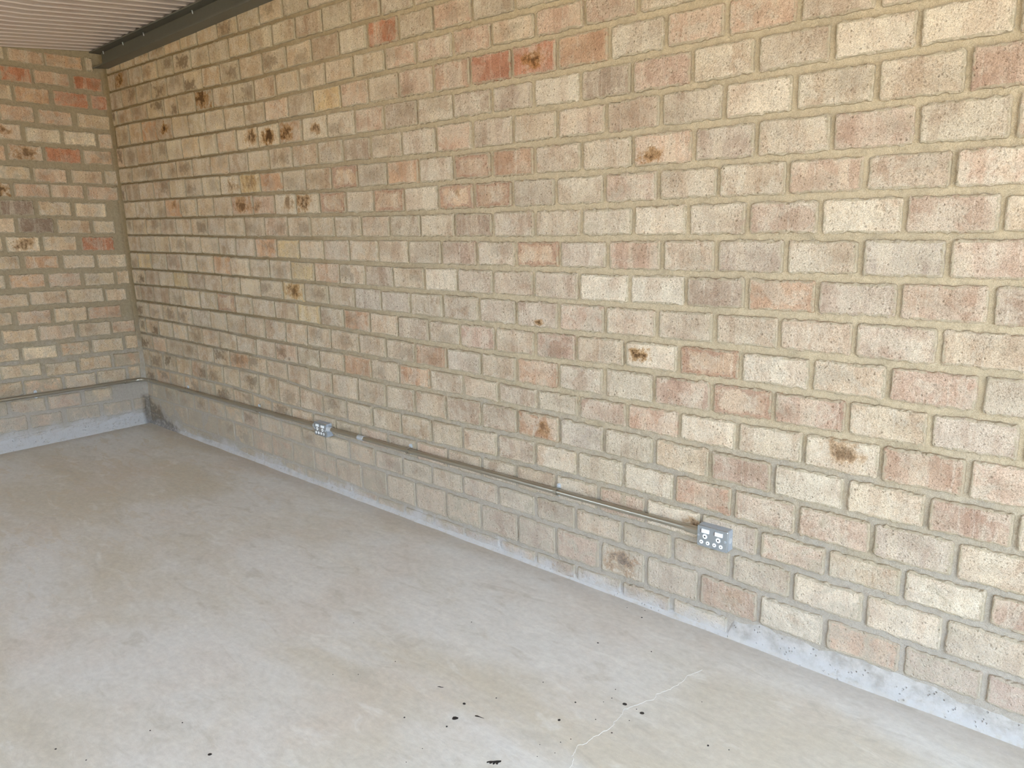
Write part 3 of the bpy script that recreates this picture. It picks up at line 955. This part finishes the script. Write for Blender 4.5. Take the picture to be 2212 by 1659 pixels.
# ------------------------------------------------------------------ socket boxes
def rounded_rect(w, h, r, n=4):
    pts = []
    for cx, cy, a0 in ((w / 2 - r, h / 2 - r, 0), (-w / 2 + r, h / 2 - r, 90), (-w / 2 + r, -h / 2 + r, 180), (w / 2 - r, -h / 2 + r, 270)):
        for i in range(n + 1):
            a = math.radians(a0 + 90 * i / n)
            pts.append((cx + r * math.cos(a), cy + r * math.sin(a)))
    return pts


def slab(name, pts, d0, d1, mat, parent, bevel=0.0, c=(0, 0), smooth=False):
    """extrude an outline (x, z) from depth d0 to d1 (d grows away from the wall)"""
    levels = [(d0, 1.0)] + ([(d1 - bevel, 1.0), (d1, None)] if bevel else [(d1, 1.0)])
    v, f = [], []
    k = len(pts)
    for d, s in levels:
        for a, b_ in pts:
            if s is None:
                l_ = math.hypot(a, b_)
                q = max(0, 1 - bevel * 1.2 / max(l_, 1e-5))
                v.append((c[0] + a * q, -d, c[1] + b_ * q))
            else:
                v.append((c[0] + a, -d, c[1] + b_))
    for l_ in range(len(levels) - 1):
        for i in range(k):
            j = (i + 1) % k
            f.append((l_ * k + i, l_ * k + j, (l_ + 1) * k + j, (l_ + 1) * k + i))
    f.append(tuple(reversed(range(k))))
    f.append(tuple((len(levels) - 1) * k + i for i in range(k)))
    return mesh_obj(name, v, f, mat, parent)


def disc(r, n=18):
    return [(r * math.cos(2 * math.pi * i / n), r * math.sin(2 * math.pi * i / n)) for i in range(n)]


def socket_box(x0, x1, z0, z1, dep, label, side_knock):
    w, h = x1 - x0, z1 - z0
    b = empty('socket_box', ((x0 + x1) / 2, 0, (z0 + z1) / 2), label, 'socket')
    slab('enclosure', rounded_rect(w, h, 0.004), -0.004, dep - 0.006, M_BOX, b)
    slab('face_plate', rounded_rect(w + .0006, h + .0006, 0.005), dep - 0.006, dep, M_PLATE, b, 0.0015)
    S = lambda s, t: ((s - 0.5) * w, (0.5 - t) * h)
    for s, t in ((.275, .225), (.715, .225)):
        c = S(s, t)
        r_ = slab('rocker_switch', rounded_rect(w * .25, h * .185, 0.001, 2), dep - .001, dep + .0035, M_WHITE, b, 0.0008, c)
        slab('rocker_edge', rounded_rect(0.0035, h * .17, 0.0008, 2), dep - .001, dep + .0028, M_RED, r_, 0, (c[0] - w * .135, c[1]))
    for s, t, rr in ((.262, .49, .0092), (.70, .505, .0092), (.15, .785, .0074), (.362, .785, .0074), (.58, .785, .0074), (.792, .785, .0074)):
        c = S(s, t)
        p_ = slab('socket_bush', disc(rr), dep - .001, dep + .0016, M_WHITE, b, 0.0005, c)
        ho = slab('pin_hole', disc(rr * (.36 if rr > .008 else .28), 12), dep + .001, dep + .0019, M_BLACK, p_, 0, c)
    for s, t in ((.045, .5), (.925, .5)):
        c = S(s, t)
        q = slab('screw', disc(0.0042, 12), dep - .001, dep + .0012, M_ZINC, b, 0.0004, c)
        slab('screw_slot', rounded_rect(0.006, 0.0012, 0.0003, 1), dep + .001, dep + .0015, M_BLACK, q, 0, c)
    # knock-out rings on the top and the side
    v_, f_ = tube_vf([(0.012, -dep * .45, h / 2 - .001), (0.012, -dep * .45, h / 2 + .0007)], 0.0105, 18)
    mesh_obj('knockout', v_, f_, M_BOX, b)
    if side_knock:
        v_, f_ = tube_vf([(w / 2 - .001, -dep * .45, 0), (w / 2 + .0008, -dep * .45, 0)], 0.0105, 18)
        mesh_obj('knockout', v_, f_, M_ZINC, b)
    return b


socket_box(BX1[0], BX1[1], 0.354, 0.434, 0.043, 'nearer grey double socket box at the right end of the conduit', True)
socket_box(BX2[0], BX2[1], 0.338, 0.415, 0.043, 'farther grey double socket box halfway along the conduit', False)

# ------------------------------------------------------------------ marks on the floor
SPOTS = [(4.921,-.585,.0070),(4.989,-.588,.0069),(4.809,-.786,.0048),(4.793,-.681,.0033),(4.639,-.344,.0036),(4.663,-.084,.0036),(4.971,-.729,.0028),(5.223,-.591,.0036),(4.893,-.834,.0019),(4.878,-.865,.0019),(4.895,-.709,.002),(4.979,-.645,.002),(4.965,-.583,.002),(4.871,-.586,.0021),(4.853,-.539,.0021),(4.641,-.664,.0021),(4.822,-.267,.0027),(4.837,-.914,.0015),(5.279,-.568,.002),(4.862,-.62,.0016),(4.895,-.913,.0015),(5.106,-.414,.0017),(4.575,-.056,.002),(4.643,-.03,.002),
         (4.519,-.922,.0053),(4.423,-1.096,.0032),(4.56,-1.039,.0032),(4.579,-.832,.0025),(4.153,-.911,.0022),(4.17,-.54,.0024),(4.579,-1.157,.0015),(4.587,-1.227,.0015),(4.115,-1.047,.0018),(4.865,-.959,.0015),(4.046,-1.105,.0018),(3.814,-.844,.0019),
         (4.108,-1.591,.0058),(3.897,-1.576,.0026),(3.856,-1.661,.0026),(3.72,-1.89,.0032),(3.846,-1.847,.0022)]


def blob(name, outline, loc, mat, t=0.0007):
    k = len(outline)
    v = [(a, b, 0.0) for a, b in outline] + [(a * .92, b * .92, t) for a, b in outline]
    f = [(i, (i + 1) % k, k + (i + 1) % k, k + i) for i in range(k)] + [tuple(k + i for i in range(k))]
    return mesh_obj(name, v, f, mat, fl, loc=loc)


for x, y, r in SPOTS:
    out = []
    n = 14 if r > .003 else 9
    ph = rnd.uniform(0, 6)
    for i in range(n):
        a = 2 * math.pi * i / n
        q = r * (1 + 0.09 * math.sin(2 * a + ph) + rnd.uniform(-.04, .04))
        out.append((q * math.cos(a), q * math.sin(a)))
    blob('tar_spot', out, (x, y, 0.0002), M_TAR)


def streak(name, pts, widths, mat, z=0.0002, t=0.0008):
    L_, R_ = [], []
    for i, (x, y) in enumerate(pts):
        x0, y0 = pts[max(i - 1, 0)]
        x1, y1 = pts[min(i + 1, len(pts) - 1)]
        d = math.hypot(x1 - x0, y1 - y0)
        nx, ny = -(y1 - y0) / d, (x1 - x0) / d
        L_.append((x + nx * widths[i], y + ny * widths[i]))
        R_.append((x - nx * widths[i], y - ny * widths[i]))
    n = len(pts)
    v = [(a, b, z) for a, b in L_] + [(a, b, z) for a, b in R_] + [(a, b, z + t) for a, b in pts]
    f = []
    for i in range(n - 1):
        f += [(i, i + 1, 2 * n + i + 1, 2 * n + i), (2 * n + i, 2 * n + i + 1, n + i + 1, n + i)]
    return mesh_obj(name, v, f, mat, fl)


def smudge(pts, name='tar_smear'):
    cx = sum(p[0] for p in pts) / len(pts)
    cy = sum(p[1] for p in pts) / len(pts)
    blob(name, [(a - cx, b - cy) for a, b in pts], (cx, cy, 0.0003), M_TAR)


# the drag mark at the front, the half-round drip and the tailed splash
smudge([(4.766,-1.071),(4.771,-1.063),(4.779,-1.057),(4.786,-1.048),(4.795,-1.040),(4.799,-1.045),(4.796,-1.053),(4.799,-1.060),(4.794,-1.062),(4.789,-1.056),(4.791,-1.067),(4.786,-1.068),(4.783,-1.061),(4.781,-1.071),(4.777,-1.073),(4.775,-1.068),(4.770,-1.076)])
smudge([(4.540,-.992),(4.546,-.986),(4.556,-.984),(4.560,-.990),(4.556,-.999),(4.549,-1.004),(4.543,-1.000)])
streak('tar_smear', [(4.590,-.943),(4.596,-.940),(4.604,-.938),(4.612,-.936),(4.622,-.934)], [.0028,.0036,.0022,.0015,.0006], M_TAR)
streak('tar_smear', [(4.382,-.915),(4.388,-.911),(4.394,-.909),(4.400,-.904)], [.0012,.0028,.0022,.0012], M_TAR)

CR_ = [(5.02,-.25),(5.005,-.29),(4.996,-.318),(5.001,-.362),(4.995,-.397),(4.99,-.426),(4.97,-.472),(4.98,-.5),(4.964,-.526),(4.941,-.593),(4.935,-.61),(4.944,-.637),(4.948,-.682),(4.954,-.709),(4.947,-.754),(4.937,-.788),(4.94,-.816),(4.926,-.842),(4.934,-.865),(4.943,-.891),(4.956,-.905),(4.966,-.925),(4.985,-.96),(4.99,-1.0),(5.0,-1.06)]
cp = []
for (x0, y0), (x1, y1) in zip(CR_, CR_[1:]):
    for i in range(4):
        w = i / 4
        x, y = x0 + (x1 - x0) * w, y0 + (y1 - y0) * w
        cp.append((x + .006 * noise.noise((x * 90, y * 90, 1)), y + .006 * noise.noise((x * 90, y * 90, 5))))
o = streak('crack', cp, [max(.0005, 0.0012 + .0009 * noise.noise((i * .4, 0, 0))) for i in range(len(cp))], M_CRACK, 0.0001, 0.0006)
o['label'] = 'thin pale crack wandering across the concrete'
